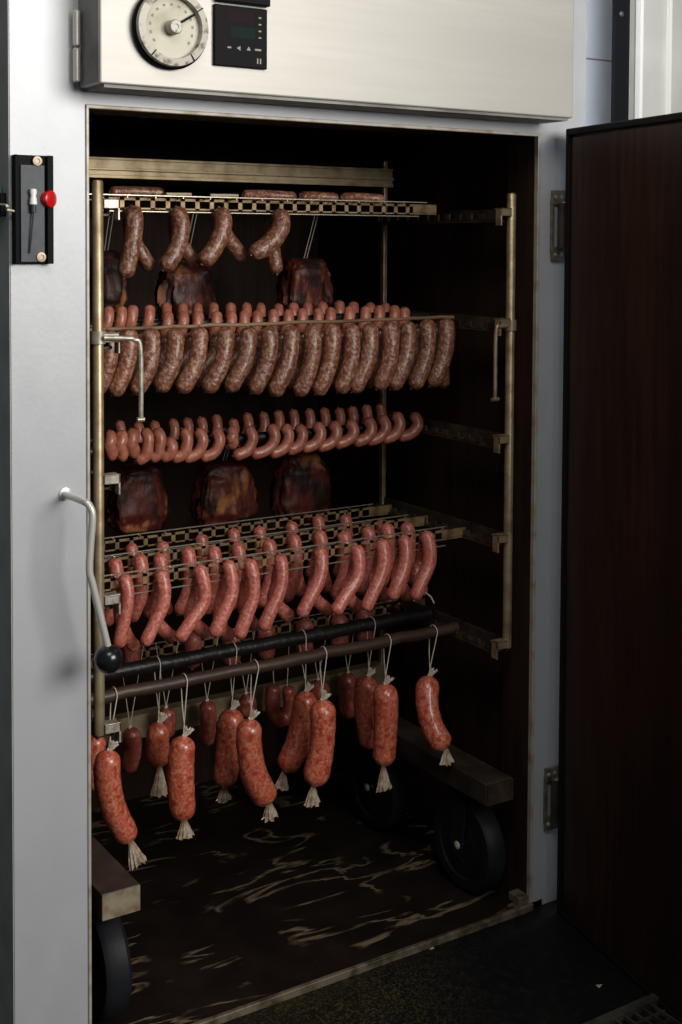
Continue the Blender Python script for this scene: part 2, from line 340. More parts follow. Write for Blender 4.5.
b.obox(dc+V((0,-.018,0))+dr*.012-pr*.0016, dr*.040, pr*.0042, V((0,-.002,0))); b.build('pointer', M['black'], dial)
b = MB()
for k in range(13):
    t = math.radians(-125+k*250/12+90); dr = V((math.cos(t),0,math.sin(t))); pr = V((-math.sin(t),0,math.cos(t)))
    b.obox(dc+V((0,-.0128,0))+dr*.040-pr*.0028, dr*.0042, pr*.0056, V((0,-.0006,0)))
b.build('scale_mark', M['dialmark'], dial)
b = MB()
for t in (math.radians(-55), math.radians(-130), math.radians(35)):
    dr = V((math.cos(t),0,math.sin(t))); pr = V((-math.sin(t),0,math.cos(t)))
    b.obox(dc+V((0,-.0255,0))+dr*R*.80-pr*.001, dr*R*.19, pr*.002, V((0,-.0012,0)))
b.build('bezel_seam', M['black'], dial)
# digital controller
c0 = at(214.5, 66, Y=cy0-.008); c1 = at(267.5, 4, Y=cy0-.008)
c0 = V((c0.x, 0, at(214.5,65,Y=cy0-.008).z)); c1 = V((c1.x, 0, c0.z + .113))
b = MB(); b.box((c0.x,cy0-.008,c0.z), (c1.x,cy0,c1.z)); ctl = b.build('temperature_controller', M['black'], cab, bevel=.002)
b = MB(); b.box((c0.x+.003,cy0-.016,c1.z+.004), (c1.x+.003,cy0,c1.z+.05)); b.build('controller_cover', M['black'], ctl, bevel=.003)
ww, hh = c1.x-c0.x, c1.z-c0.z; yf = cy0-.0083
b = MB(); b.box((c0.x+ww*.25,yf,c0.z+hh*.74), (c0.x+ww*.72,yf+.001,c0.z+hh*.92)); b.build('red_display', M['screen_red'], ctl)
b = MB(); b.box((c0.x+ww*.30,yf,c0.z+hh*.48), (c0.x+ww*.76,yf+.001,c0.z+hh*.66)); b.build('green_display', M['screen_green'], ctl)
b = MB()
def tri(c, s, a):
    pts = [V((c[0]+s*math.cos(a+k*2*math.pi/3), yf, c[1]+s*math.sin(a+k*2*math.pi/3))) for k in range(3)]
    q = [p+V((0,.0005,0)) for p in pts]; b.add(pts+q, [(0,1,2),(5,4,3),(0,3,4,1),(1,4,5,2),(2,5,3,0)])
zz = c0.z+hh*.31
b.box((c0.x+ww*.24,yf,zz-.0016), (c0.x+ww*.31,yf+.0005,zz+.0016)); tri((c0.x+ww*.46,zz),.0052,math.pi); tri((c0.x+ww*.64,zz),.0052,math.pi/2)
b.box((c0.x+ww*.76,yf,zz-.0018), (c0.x+ww*.88,yf+.0005,zz+.0018))
for k in range(4): b.box((c0.x+ww*.83,yf,c0.z+hh*(.50+.11*k)), (c0.x+ww*.88,yf+.0005,c0.z+hh*(.525+.11*k)))
for k in range(2): b.box((c0.x+ww*(.80+.055*k),yf,c0.z+hh*.08), (c0.x+ww*(.825+.055*k),yf+.0005,c0.z+hh*.17))
b.build('printed_symbols', M['print'], ctl)
# lever handle with black ball
pts = [at(65,494,Y=.0), at(67,495,Y=-.012), at(83,501,Y=-.085), at(89.5,506,Y=-.10), at(92.5,517,Y=-.105), at(90.5,545,Y=-.105), at(89.5,571,Y=-.105), at(93,586,Y=-.105), at(108,648,Y=-.105)]
b = MB(); b.tube(spline(pts, 64), .0068, 14); b.lathe(at(65,494,Y=.0), (0,-1,0), [(.012,0),(.012,.003),(.0068,.004)], 20); lv = b.build('lever_handle', M['polished'], cab)
b = MB(); b.ball(at(108.5,659,Y=-.105), .0258, 28, 18); b.build('ball_knob', M['ball'], lv)
# switch box on the left jamb
s0, s1 = at(14, 264, Y=-.012), at(52, 156, Y=-.012)
b = MB(); b.box((s0.x,-.012,s0.z), (s1.x,0,s1.z)); b.box((s1.x-.012,-.020,s0.z),(s1.x,-.012,s1.z)); b.box((s0.x,-.020,s0.z),(s0.x+.006,-.012,s1.z)); sw = b.build('switch_box', M['black'], cab, bevel=.0015)
b = MB(); b.box((s0.x+.012,-.016,s0.z+.004), (s1.x-.016,-.012,s1.z-.018)); b.build('cover_plate', M['slate'], sw)
for uu, vv in ((37,161),(41,257)):
    c = at(uu, vv, Y=-.016); b = MB(); b.lathe(c, (0,-1,0), [(.0085,0),(.0085,.003),(.0045,.0035),(.004,.0015),(.0001,.0015)], 20); b.build('washer_screw', M['screwring'], sw)
c = at(32.5, 197, Y=-.018)
b = MB(); b.lathe(c+V((0,-.004,-.015)), (0,0,1), [(.004,0),(.007,.002),(.0062,.012),(.0048,.016),(.0068,.024),(.0055,.029),(.0001,.030)], 18); b.build('plunger_tip', M['white'], sw)
b = MB(); b.tube([c+V((0,-.004,-.013)), c+V((.0,-.004,-.03)), c+V((-.004,-.003,-.075)), c+V((-.006,-.0,-.10))], .0015, 8); b.lathe(c+V((0,-.004,-.028)),(0,0,1),[(.005,0),(.0055,.012)],12); b.build('plunger_rod', M['slate'], sw)
c = at(49.5, 199, Y=-.018)
b = MB(); b.lathe(c, V((.62,-1,0)), [(.014,-.008),(.0155,.0),(.0155,.004),(.012,.006),(.0001,.0065)], 24); b.build('red_button', M['red'], sw)
# small socket with wire on the dark side sheet
c = at(1, 200, X=XL-.0005)
b = MB(); b.box((XL-.012,c.y-.03,c.z-.03), (XL,c.y+.05,c.z+.012)); sk = b.build('side_socket', M['black'], cab, bevel=.002)
b = MB(); b.lathe((XL-.006,c.y,c.z+.012), (0,0,1), [(.012,0),(.012,.010),(.008,.014)], 14); b.build('socket_plug', M['green'], sk)
b = MB(); b.tube(spline([(XL-.010,c.y,c.z-.008),(XL-.016,c.y-.08,c.z-.012),(XL-.008,-.01,c.z-.018),(XL+.008,-.018,c.z-.022)],16), .0022, 8); b.build('wire', M['string'], sk)
# door
ht = at(568, 129, Y=-.045); hb = at(561, 912, Y=-.045)
hx0 = (ht.x+hb.x)/2; zt, zb = ht.z, hb.z
dd = V((-.190, -.982, 0)).normalized(); dn = V((.982, -.190, 0))   # along the door, and outwards (away from the opening)
DW = 1.18; TH = .065
o0 = V((hx0, -.045, zb)); zh = V((0,0,zt-zb))
b = MB(); b.obox(o0+dn*.004, dd*DW, dn*TH, zh); door = b.build('door', M['steel'], cab, bevel=.004)
b = MB(); b.obox(o0+dd*.014-dn*.004+V((0,0,.012)), dd*(DW-.028), dn*.0075, zh-V((0,0,.03))); b.build('inner_panel', M['door_in'], door, bevel=.006)
b = MB()
b.obox(o0-dn*.010, dd*.014, dn*.018, zh); b.obox(o0-dn*.010+dd*(DW-.014), dd*.014, dn*.018, zh)
b.obox(o0-dn*.010+V((0,0,zt-zb-.016)), dd*DW, dn*.030, V((0,0,.016))); b.obox(o0-dn*.010, dd*DW, dn*.018, V((0,0,.014)))
b.build('door_seal', M['gasket'], door, bevel=.003)
for zc, hgt in ((at(556,226,Y=0).z,.165), (at(552,797,Y=0).z,.15)):
    xa = at(549, 226, Y=0).x
    b = MB(); b.box((xa+.004,-.007,zc-hgt/2), (xa+.050,.0,zc-hgt/2+.034)); b.box((xa+.004,-.007,zc+hgt/2-.034), (xa+.050,.0,zc+hgt/2)); b.box((xa+.002,-.0065,zc-hgt/2+.02),(xa+.012,0,zc+hgt/2-.02)); b.box((xa+.03,-.03,zc-.05),(xa+.044,0,zc+.05))
    hg = b.build('door_hinge', M['hinge'], cab, bevel=.002)
    b = MB(); b.lathe((xa+.022,-.020,zc-.055), (0,0,1), [(.006,0),(.010,.003),(.010,.107),(.006,.110)], 16); b.build('hinge_pin', M['beam'], hg)
    for dz in (-1, 1):
        for dx in (.013, .032):
            b = MB(); b.lathe((xa+dx,-.007,zc+dz*(hgt/2-.016)), (0,-1,0), [(.005,0),(.004,.002),(.0001,.0028)], 12); b.build('screw', M['tab'], hg)

# ================================================================== CART
CXL, CXR, YF, YR = .029, 1.035, .03, .543
Zlev = [at(500,212,X=CXR).z, at(506,321,X=CXR).z, at(506,437,X=CXR).z, at(507,536,X=CXR).z, at(507,642,X=CXR).z]
Z1, Z2, Z3, Z4, Z5 = Zlev
cart = thing('smoking_cart', (.53,.3,0), 'wheeled steel hanging cart with side rails, rolled inside the smoking cabinet', 'cart')
for X, nm in ((CXL,1), (CXR,-1)):
    zbt = Z5-.012
    b = MB(); b.tube([(X,YF,zbt),(X,YF,1.658),(X,YF,1.662)], [.0105,.0105,.008], 16); b.build('front_post', M['cart'], cart)
    b = MB(); b.box((X-.006,YR-.008,.26), (X+.006,YR+.008,1.76)); b.build('rear_post', M['cart'], cart, bevel=.002)
    for li, z in enumerate(Zlev):
        b = MB()   # notched side rail: strap, toothed ledge
        b.box((X-nm*.002-.002,YF,z-.022), (X-nm*.002+.002,YR,z+.006))
        b.box((X,YF+.012,z-.024), (X+nm*.034,YR,z-.020))
        for k in range(12):
            y = YF+.02+k*.043; b.box((X+nm*.028,y,z-.022), (X+nm*.032,y+.020,z-.004))
        b.box((X+nm*.028,YF+.012,z-.026),(X+nm*.032,YR,z-.018))
        rl = b.build('side_rail', M['cart_dark'], cart)
        b = MB(); b.box((X+nm*.008,YF-.012,z-.010), (X+nm*.040,YF-.009,z+.008)); b.box((X+nm*.008,YF-.012,z+.005),(X+nm*.040,YF+.012,z+.008)); b.box((X+nm*.036,YF-.012,z-.032),(X+nm*.040,YF+.008,z+.008)); b.build('rail_tab', M['tab'] if nm == 1 else M['cart'], rl, bevel=.001)
zc0 = at(380, 169, Y=YR).z
b = MB(); b.box((CXL-.014,YR-.018,zc0-.048), (CXR+.014,YR-.014,zc0)); b.box((CXL-.014,YR-.022,zc0-.006), (CXR+.014,YR+.006,zc0)); b.box((CXL-.014,YR-.026,zc0-.030), (CXR+.014,YR-.018,zc0-.024)); b.box((CXL-.014,YR-.022,zc0-.048),(CXR+.014,YR-.018,zc0-.040)); b.build('top_crossbar', M['cart'], cart, bevel=.001)
zc1 = at(230, 706, Y=YR-.01).z
b = MB(); b.box((CXL,YR-.018,zc1-.028), (CXR,YR-.014,zc1+.028)); b.box((CXL,YR-.014,zc1+.024),(CXR,YR+.014,zc1+.028)); b.build('lower_crossbar', M['cart'], cart)
# swing latches on the front posts
l1 = at(104, 338, Y=YF-.02); l2 = at(136, 338, Y=YF-.03); l3 = at(141, 419, Y=YF-.03)
b = MB(); b.tube(spline([l1, l2-V((.018,0,0)), l2-V((.004,0,.003)), V((l3.x-.001,l3.y,l2.z-.022)), l3], 40), .0048, 10); b.lathe((CXL,YF,l1.z-.012),(0,0,1),[(.0145,0),(.0145,.024)],16); b.tube([l3+V((-.008,0,-.001)),l3+V((.006,0,-.001))],.005,10); b.build('swing_latch', M['tab'], cart)
r1 = at(508, 326, Y=YF-.02); r2 = at(496, 328, Y=YF-.03); r3 = at(495, 399, Y=YF-.03)
b = MB(); b.tube(spline([r1, r2+V((.012,0,.002)), r2-V((0,0,.012)), r3], 30), .0045, 10); b.lathe((CXR,YF,r1.z-.012),(0,0,1),[(.0145,0),(.0145,.024)],16); b.tube([r3+V((-.010,0,-.001)),r3+V((.010,0,-.001))],.0045,10); b.build('swing_latch', M['cart'], cart)
# base beams and wheels
for X0b, X1b, s in ((.953,1.032,1), (at(97,890,Y=0).x-.0, at(140,880,Y=0).x, -1)):
    if s == -1: X1b = at(140,880,Y=0).x; X0b = X1b-.079
    zt_ = .313; zb_ = .262
    b = MB(); b.box((X0b,0,zb_), (X1b,YR+.10,zt_)); bm_ = b.build('base_beam', M['beam'], cart, bevel=.002)
    b = MB(); b.box((X0b+.001,-.003,zb_+.001), (X1b-.001,.0,zt_-.001)); b.build('beam_end_cap', M['beam_end'] if s == -1 else M['cart_dark'], bm_)
    xc = (X0b+X1b)/2 + (.014 if s==1 else .004)
    for yc in (.135, .52):
        RW = .113; b = MB()
        b.lathe((xc-.021,yc,RW+.001), (1,0,0), [(.0001,.006),(RW*.30,.006),(RW*.34,.002),(RW*.70,.004),(RW*.74,.0),(RW*.93,.0),(RW,.010),(RW,.044),(RW*.93,.053),(RW*.74,.050),(RW*.70,.038),(RW*.3,.038),(.0001,.040)], 56)
        wh = b.build('wheel', M['tyre'], cart)
        b = MB(); b.lathe((xc-.036,yc,RW), (1,0,0), [(.0001,0),(.006,.001),(.010,.004),(.010,.010),(.004,.012),(.004,.06),(.010,.062),(.010,.070),(.0001,.072)], 12); b.build('axle_bolt', M['polished'], wh)
        b = MB()
        for dx in (-.030, .036):
            b.add([(xc+dx,yc-.035,zb_-.006),(xc+dx,yc+.035,zb_-.006),(xc+dx,yc+.014,RW-.016),(xc+dx,yc-.014,RW-.016),(xc+dx+.004,yc-.035,zb_-.006),(xc+dx+.004,yc+.035,zb_-.006),(xc+dx+.004,yc+.014,RW-.016),(xc+dx+.004,yc-.014,RW-.016)],
                  [(0,1,2,3),(7,6,5,4),(0,4,5,1),(1,5,6,2),(2,6,7,3),(3,7,4,0)])
        b.box((xc-.034,yc-.045,zb_-.008), (xc+.034,yc+.045,zb_)); b.build('wheel_fork', M['tyre'], wh)

# ================================================================== STICKS AND RODS
def ladder(Y, z, x1, label, group, front=True):
    t = thing('hanging_grid', (.5,Y,z), label, 'smoking stick', group)
    x0 = CXL+.004
    b = MB(); h = .024
    b.box((x0,Y-.0015,z+h-.0055), (x1,Y+.0015,z+h)); b.box((x0,Y-.0015,z), (x1,Y+.0015,z+.003))
    x = x0+.004
    while x < x1-.07: b.box((x,Y-.0015,z), (x+.010,Y+.0015,z+h)); x += .035
    b.box((x1-.07,Y-.0014,z+.004),(x1,Y+.0014,z+h)); b.build('slotted_strip', M['ladder'], t)
    b = MB(); yw = Y-(.030 if front else -.012)
    b.tube([(x0,yw,z+h+.004),(x1-.05,yw,z+h+.004)], .0016, 6)
    k = x0+.02
    while k < x1-.06: b.box((k,min(yw,Y),z+h-.001),(k+.002,max(yw,Y),z+h+.002)); k += .064
    b.build('front_wire', M['wire'], t)
    b = MB(); b.tube([(x0,Y-(.012 if front else 0),z-(.005 if front else .014)),(x1-.06,Y-(.012 if front else 0),z-(.005 if front else .014))], .0015, 6); b.build('lower_wire', M['wire'], t)
    return t
def rod(name, Y, z, u_end, m, r, label, cat, group, wob=.0015, x1=None, tip=None):
    x1 = x1 if x1 is not None else at(u_end, 500, Y=Y).x; x0 = CXL+.004
    P = [(x0+(x1-x0)*i/24, Y+random.uniform(-1,1)*wob, z+random.uniform(-1,1)*wob) for i in range(25)]
    b = MB(); b.tube(P, [r*(1+random.uniform(-.06,.06)) for _ in P], 14); o = b.build(name, m)
    tag(o, label, cat, group); return o
lad = {}
YL1 = at(440,217,X=CXR-.02).y
ladder(YL1, Z1-.004, at(436,217,Y=YL1).x, 'slotted grid stick across the topmost level of the cart', 'slotted grid sticks')
L4Y = []
for (ue, ve, nm) in ((466,528,'front'), (428,517,'middle'), (392,508,'rear')):
    p = at(ue, ve, X=CXR-.02); L4Y.append(p.y)
    ladder(p.y, Z4-.024, CXR-.022, nm+' one of three slotted grid sticks carrying the pink sausages', 'slotted grid sticks', False)
L5Y = .46
ladder(L5Y, at(160,656,Y=L5Y).z, at(345,620,Y=L5Y).x+.25, 'slotted grid stick on the lowest level behind the black rod', 'slotted grid sticks', False)
YB2 = at(452,317,X=CXR-.02).y
rod('wooden_stick', YB2, Z2+.000, 452, M['wood'], .0042, 'tan wooden stick carrying the big brown sausages', 'smoking stick', 'smoking sticks')
Y2a, Y2b = YB2+.105, YB2+.20
rod('smoking_rod', Y2a, Z2+.000, 395, M['rodblack'], .010, 'black rod carrying the front line of wieners above the big brown sausages', 'smoking stick', 'smoking sticks', x1=CXR-.015)
rod('smoking_rod', Y2b, Z2+.000, 385, M['rodblack'], .010, 'black rod carrying the rear line of wieners above the big brown sausages', 'smoking stick', 'smoking sticks', x1=CXR-.015)
Y3a = at(418,420,X=CXR-.02).y; Y3b = Y3a+.14
rod('smoking_rod', Y3a, Z3-.004, 418, M['rodblack'], .011, 'black rod threaded through the front row of small curled sausages', 'smoking stick', 'smoking sticks')
rod('smoking_rod', Y3b, Z3-.004, 398, M['rodblack'], .010, 'black rod behind, carrying the rear row of small curled sausages', 'smoking stick', 'smoking sticks')
Y5a = at(457,626,X=CXR-.015).y; Y5b = at(428,616,X=CXR-.015).y
z5r = at(457,627,X=CXR-.015).z
rod('smoking_rod', Y5a, z5r, 457, M['rodbrown'], .0135, 'brown wooden rod in front, from which the red salamis hang', 'smoking stick', 'smoking sticks', .002)
rod('smoking_rod', Y5b, z5r+.004, 430, M['rodblack'], .0155, 'thick black rod just behind the brown rod above the salamis', 'smoking stick', 'smoking sticks', .001)
Y1m = YL1+.17
rod('smoking_rod', Y1m, Z1+.0, 385, M['rodblack'], .006, 'thin dark rod at the back of the top level holding the dark meats', 'smoking stick', 'smoking sticks')
Y3m = YR-.03 if YR-.03 > Y3b+.02 else Y3b+.03

# ================================================================== SAUSAGES
def sausage(name, P, r, m, label, cat, group, n=18, seg=14, blunt=.9, lump=.04, nub=True, parent=None):
    pts = spline(P, n); N_ = len(pts)
    L = [0]
    for i in range(1, N_): L.append(L[-1]+(pts[i]-pts[i-1]).length)
    tot = L[-1]; ph = random.random()*6
    # resample so that the caps are round
    ss = []
    k = 5
    for i in range(k): ss.append(r*blunt*(1-math.cos(math.pi/2*i/k)))
    nn = 12
    for i in range(nn+1): ss.append(r*blunt+(tot-2*r*blunt)*i/nn)
    for i in range(k-1, -1, -1): ss.append(tot-r*blunt*(1-math.cos(math.pi/2*i/k)))
    def pos(s):
        for i in range(1, N_):
            if L[i] >= s or i == N_-1:
                t = (s-L[i-1])/max(1e-9, L[i]-L[i-1]); return pts[i-1].lerp(pts[i], t)
    PP, RR = [], []
    for s in ss:
        e = min(s, tot-s)/(r*blunt)
        rr = r*math.sqrt(max(0, 1-(1-min(1,e))**2))
        rr = max(rr, r*.10)*(1+lump*math.sin(s/tot*5+ph))*(1+.02*math.sin(s*190+ph))
        PP.append(pos(s)); RR.append(rr)
    b = MB(); b.tube(PP, RR, seg)
    if nub:
        for e, q in ((PP[0], PP[2]), (PP[-1], PP[-3])):
            d = (e-q).normalized(); b.tube([e-d*r*.1, e+d*r*.08, e+d*r*.14], [r*.15, r*.12, r*.17], 6)
    o = b.build(name, m, parent)
    if parent is None: tag(o, label, cat, group)
    return o
def S(name, path, Y, rp, m, label, cat, group, dY=(0,0,0), **k):
    P = [at(u, v, Y=Y+(dY[i] if i < len(dY) else 0)) for i, (u, v) in enumerate(path)]
    r = rp*px(P[0]); return sausage(name, P, r, m, label, cat, group, **k)

# ---- level 1: mottled brown links hooked over the grid stick
yt = YL1-.020
l1f = [((131,206),(134,222),(131,250),(124,278)), ((176,207),(181,228),(175,252),(163,270)), ((219,208),(223,225),(215,247),(202,264)), ((279,209),(281,226),(270,243),(251,255))]
l1b = [((128,216),(134,240),(152,270)), ((176,216),(178,238),(197,266)), ((221,216),(225,234),(245,260)), ((272,220),(272,245),(277,274))]
for i, q in enumerate(l1f):
    S('bratwurst', q, yt, 9.3, M['brat'], 'long mottled brown sausage in front on the top grid, %s of four' % order(i,4), 'sausage', 'brown sausages on the top level', dY=(.004,-.008,-.012,-.012))
for i, q in enumerate(l1b):
    S('bratwurst', q, yt+.036, 7.6, M['brat'], 'brown sausage end poking out behind the top grid, %s of four' % order(i,4), 'sausage', 'brown sausages on the top level', dY=(0,.004,.0))
for i, (u0, u1, v) in enumerate(((110,164,197),(242,296,199),(300,338,201),(341,384,203))):
    z = Z1+.031; Yq = YL1+.018
    a, c = at(u0, v, Y=Yq), at(u1, v, Y=Yq)
    a.z = c.z = z; mm = (a+c)/2+V((0,.006,.002)); e = at(u0, v, Y=Yq)
    sausage('bratwurst', [a, mm, c], .0125, M['brat'], 'dark brown sausage lying flat on the top grid, %s of four' % order(i,4), 'sausage', 'sausages lying on the top level')
for i, (u0, u1) in enumerate(((166,191),(210,238))):
    a, c = at(u0, 195, Y=YL1-.012), at(u1, 195, Y=YL1-.012); z = Z1+.0285
    b = MB(); b.tube([(a.x,a.y,z),(c.x,c.y,z+.001)], .0035, 8); tag(b.build('wooden_skewer', M['bamboo']), 'short pale wooden skewer lying on the top grid, %s one' % ('left','right')[i], 'skewer', 'pale skewers on the top grid')

# ---- level 2: fat brown bratwursts on the wooden stick
yb = YB2-.026
tops = [(107,330),(128,329),(150,328),(174,328),(199,327),(225,327),(248,327),(268,326),(290.5,326),(311,325),(331,324),(350,324),(369,323),(388,322),(407,321),(426,319),(445,318)]
bots = [(97,392),(114,394),(136,393),(160,390),(182,391),(208,391),(230,390),(254,392),(274,394),(299,394),(318,393),(340,391),(354,391),(379,388),(393,388),(414,387),(432,385)]
for i, (t, c) in enumerate(zip(tops, bots)):
    mx = (t[0]+c[0])/2+5.5+random.uniform(-.4,.4); my = (t[1]+c[1])/2
    S('bratwurst', (t, ((t[0]+mx)/2+2.2, t[1]+15), (mx, my+4), (c[0]+4, c[1]-9), (c[0]-2.5, c[1]+1)), yb, 9.2-.06*i, M['brat'], 'thick coarse brown sausage on the wooden stick, %s in its row' % order(i,17), 'sausage', 'thick brown sausages in the second row', dY=(.006,-.004,-.008,-.006,0))
for i, (t, c) in enumerate(list(zip(tops, bots))[1:]):
    S('bratwurst', ((t[0]-9,t[1]+6),(t[0]-9,t[1]+26),(c[0]-6,c[1]-20),(c[0]-9,c[1]-7)), yb+.058, 8.0, M['brat'], 'shadowed brown sausage behind the thick brown row, %s of sixteen' % order(i,16), 'sausage', 'rear brown sausages in the second row', dY=(0,.004,.004,0))
for i, (u, v) in enumerate(((199,384),(301,389),(371,386),(444,386))):
    S('bratwurst', ((u-4,333),(u-3,352),(u-1,372),(u,v+2)), yb+.055, 6.2, M['brat'], 'thin end of a rear sausage below the thick brown row, %s of four' % order(i,4), 'sausage', 'sausage ends behind the brown row')
# ---- level 2: wieners behind
wf = [(107,306),(120,306),(131,305),(148,305),(166.5,311),(182,311),(196.5,311),(215,311),(230,311),(243,310),(256,310),(272,309),(287,309),(301,308),(317,308),(329,307),(348,306),(364,306),(378,305),(393,305),(403,307)]
for i, (u, v) in enumerate(wf):
    p = at(u, 320, Y=Y2a-.018); rp = 5.6
    S('wiener', ((u+1,v+1),(u+1.6,v+9),(u,v+18),(u-3,v+26)), Y2a-.020, rp, M['wiener'], 'small orange wiener on the front black rod above brown row, %s' % order(i,len(wf)), 'wiener', 'wieners on the second level', dY=(.008,-.003,-.006,0), blunt=.85)
wb = [(165,303),(181,303),(196,303),(212,303),(229,303),(245,303),(259,303),(277,304),(292,303),(306,302),(321,302),(338,301),(352,302),(369,303),(384,303)]
for i, (u, v) in enumerate(wb):
    S('wiener', ((u+1,v),(u+1.6,v+10),(u,v+20),(u-3,v+28)), Y2b-.020, 5.3, M['wiener'], 'small orange wiener on the rear black rod above brown row, %s' % order(i,len(wb)), 'wiener', 'wieners on the second level', dY=(.008,-.003,-.006,0), blunt=.85)
# ---- level 3: curled wieners
cf = [((109,432),(109,457)),((120,432),(120,458)),((131,430),(131,455)),((145,430),(137,460)),((157,430),(151,458)),((169,439),(162,458)),((184,430),(173,458)),((199,430),(185,458)),((216,430),(202,457)),((231,428),(230,446)),((249,428),(235,455)),((271,426),(253,454)),((285,426),(271,453)),((299,426),(288,450)),((317,424),(303,448)),((333,423),(319,447)),((350,422),(336,444)),((368,419),(355,442)),((382,417),(368,441)),((396,414),(383,439)),((414,414),(400,437))]
for i, (t, c) in enumerate(cf):
    bow = 6 if i > 2 and i not in (9,) else 1.5
    mx = max(t[0], (t[0]+c[0])/2)+bow*.55; my = (t[1]+c[1])/2
    S('small_sausage', ((t[0]-2*(bow>2),t[1]-1),((t[0]+mx)/2+1.5,t[1]+7),(mx-.5,my+1),((mx+c[0])/2+2.5,c[1]-3.5),(c[0]-2,c[1]+1)), Y3a-.024, (6.2 if i<3 else 5.9), M['wiener'], 'small curled orange sausage in the third level front row, %s' % order(i,len(cf)), 'sausage', 'curled sausages in the third row', dY=(.010,-.002,-.004,-.002,.004), blunt=.85)
    if i in (3,5,8,9,10,15):
        S('small_sausage', ((c[0]+7,c[1]-14),(c[0]+8,c[1]-6),(c[0]+9.5,c[1]+1.5)), Y3a+.018, 4.3, M['wiener'], 'stubby sausage tip showing behind the curled row, %s of six' % order((3,5,8,9,10,15).index(i),6), 'sausage', 'stubby tips in the third row')
cbk = [(118.5,421),(137,422),(153,421),(172,419),(186,418),(200,417),(215,415),(232,419),(246,413),(262,412),(277,410.5),(292,409.5),(308,409),(323,408),(338,408),(351,406.5),(365,405),(379,404)]
for i, (u, v) in enumerate(cbk):
    S('small_sausage', ((u,v),(u+2.5,v+10),(u+.5,v+21),(u-8,v+29)), Y3b-.022, 5.1, M['wiener'], 'small orange sausage in the third level rear row, %s' % order(i,len(cbk)), 'sausage', 'sausages in the third level rear row', dY=(.008,-.003,-.005,0), blunt=.85)
# ---- level 4: pink sausages on three grids
F = [((123,574),(128,605),(118,648)),((160,570),(164,603),(144,646)),((198.5,565),(205,600),(178,641)),((227,560),(232,594),(213,637)),((249,559),(254,596),(238,639)),((279.5,554),(281,588),(262,631)),((319.5,547),(320,578),(300,617)),((356,545),(358,576),(334,614)),((381,539),(383,570),(365,611)),((403,535),(405,566),(391,600)),((425,531),(430,562),(414,600))]
TL = [(137,650),(175,640),(209,636),(232,640),(257,629),(292,619),(331,613),(363,611),(389,600),(410,599),(424,594)]
for i, (t, mm, c) in enumerate(F):
    Y = L4Y[0]-.020
    S('pork_sausage', (t, ((t[0]+mm[0])/2+2,(t[1]+mm[1])/2), (mm[0]-1,mm[1]+2), ((mm[0]+c[0])/2-.5,(mm[1]+c[1])/2+1), c), Y, 6.8, M['pink'], 'long curved pink sausage in front row of the fourth level, %s' % order(i,11), 'sausage', 'pink sausages, front row', dY=(.006,-.006,-.012,-.016,-.018))
    q = TL[i]
    S('pork_sausage', ((t[0]+1,t[1]+8),(t[0]-3,t[1]+32),((c[0]+q[0])/2-3,q[1]-18),q), Y+.040, 6.8, M['pink'], 'pink sausage whose tip pokes out behind front row, %s of eleven' % order(i,11), 'sausage', 'pink sausages behind the front grid', dY=(.004,.004,-.004,-.008))
    if i == 10:
        b = MB(); b.tube([at(425,592,Y=Y), at(431,597,Y=Y-.004), at(434,603,Y=Y-.003)], .0018, 6); b.build('casing_tip', M['casing_w'], bpy.data.objects[[o.name for o in bpy.data.objects if o.name.startswith('pork_sausage')][-1]])
G = [(114,558),(139,554),(159,553),(187,547),(213,546),(237,542),(268,539),(293,534),(319,530),(343,531),(367,526),(386,523),(406,522)]
for i, t in enumerate(G):
    Y = L4Y[1]-.020
    S('pork_sausage', (t,(t[0]+3,t[1]+18),(t[0]+2,t[1]+42),(t[0]-9,t[1]+68)), Y, 7.0, M['pink'], 'pink sausage hanging from the middle grid, %s' % order(i,len(G)), 'sausage', 'pink sausages, middle row', dY=(.006,-.006,-.010,-.010))
    S('pork_sausage', ((t[0]+1,t[1]+6),(t[0]+1,t[1]+30),(t[0]+9,t[1]+62)), Y+.042, 6.6, M['pink'], 'shadowed pink sausage behind the middle grid, %s' % order(i,len(G)), 'sausage', 'pink sausages behind the middle grid')
Hh = [(131,543),(162,541),(201,534),(233,528),(259,526),(291,521),(317.5,515),(345,514),(381,519)]
for i, t in enumerate(Hh):
    Y = L4Y[2]-.020
    S('pork_sausage', (t,(t[0]+2,t[1]+18),(t[0]+1,t[1]+38),(t[0]-8,t[1]+64)), Y, 6.5, M['pink'], 'pink sausage hanging from the rear grid, %s' % order(i,len(Hh)), 'sausage', 'pink sausages, rear row', dY=(.006,-.006,-.010,-.010))
# ---- level 5: sausages over the rear grid, behind the rods
for i, (u, v) in enumerate(((131,640),(192,634),(231,632),(266,626),(304,621),(339,616),(364,611))):
    S('fat_sausage', ((u,v-2),(u+1,v+16),(u,v+34)), L5Y-.024, 9.0, M['pink'], 'fat pink sausage draped over the lowest grid behind black rod, %s' % order(i,7), 'sausage', 'fat sausages on the lowest grid')

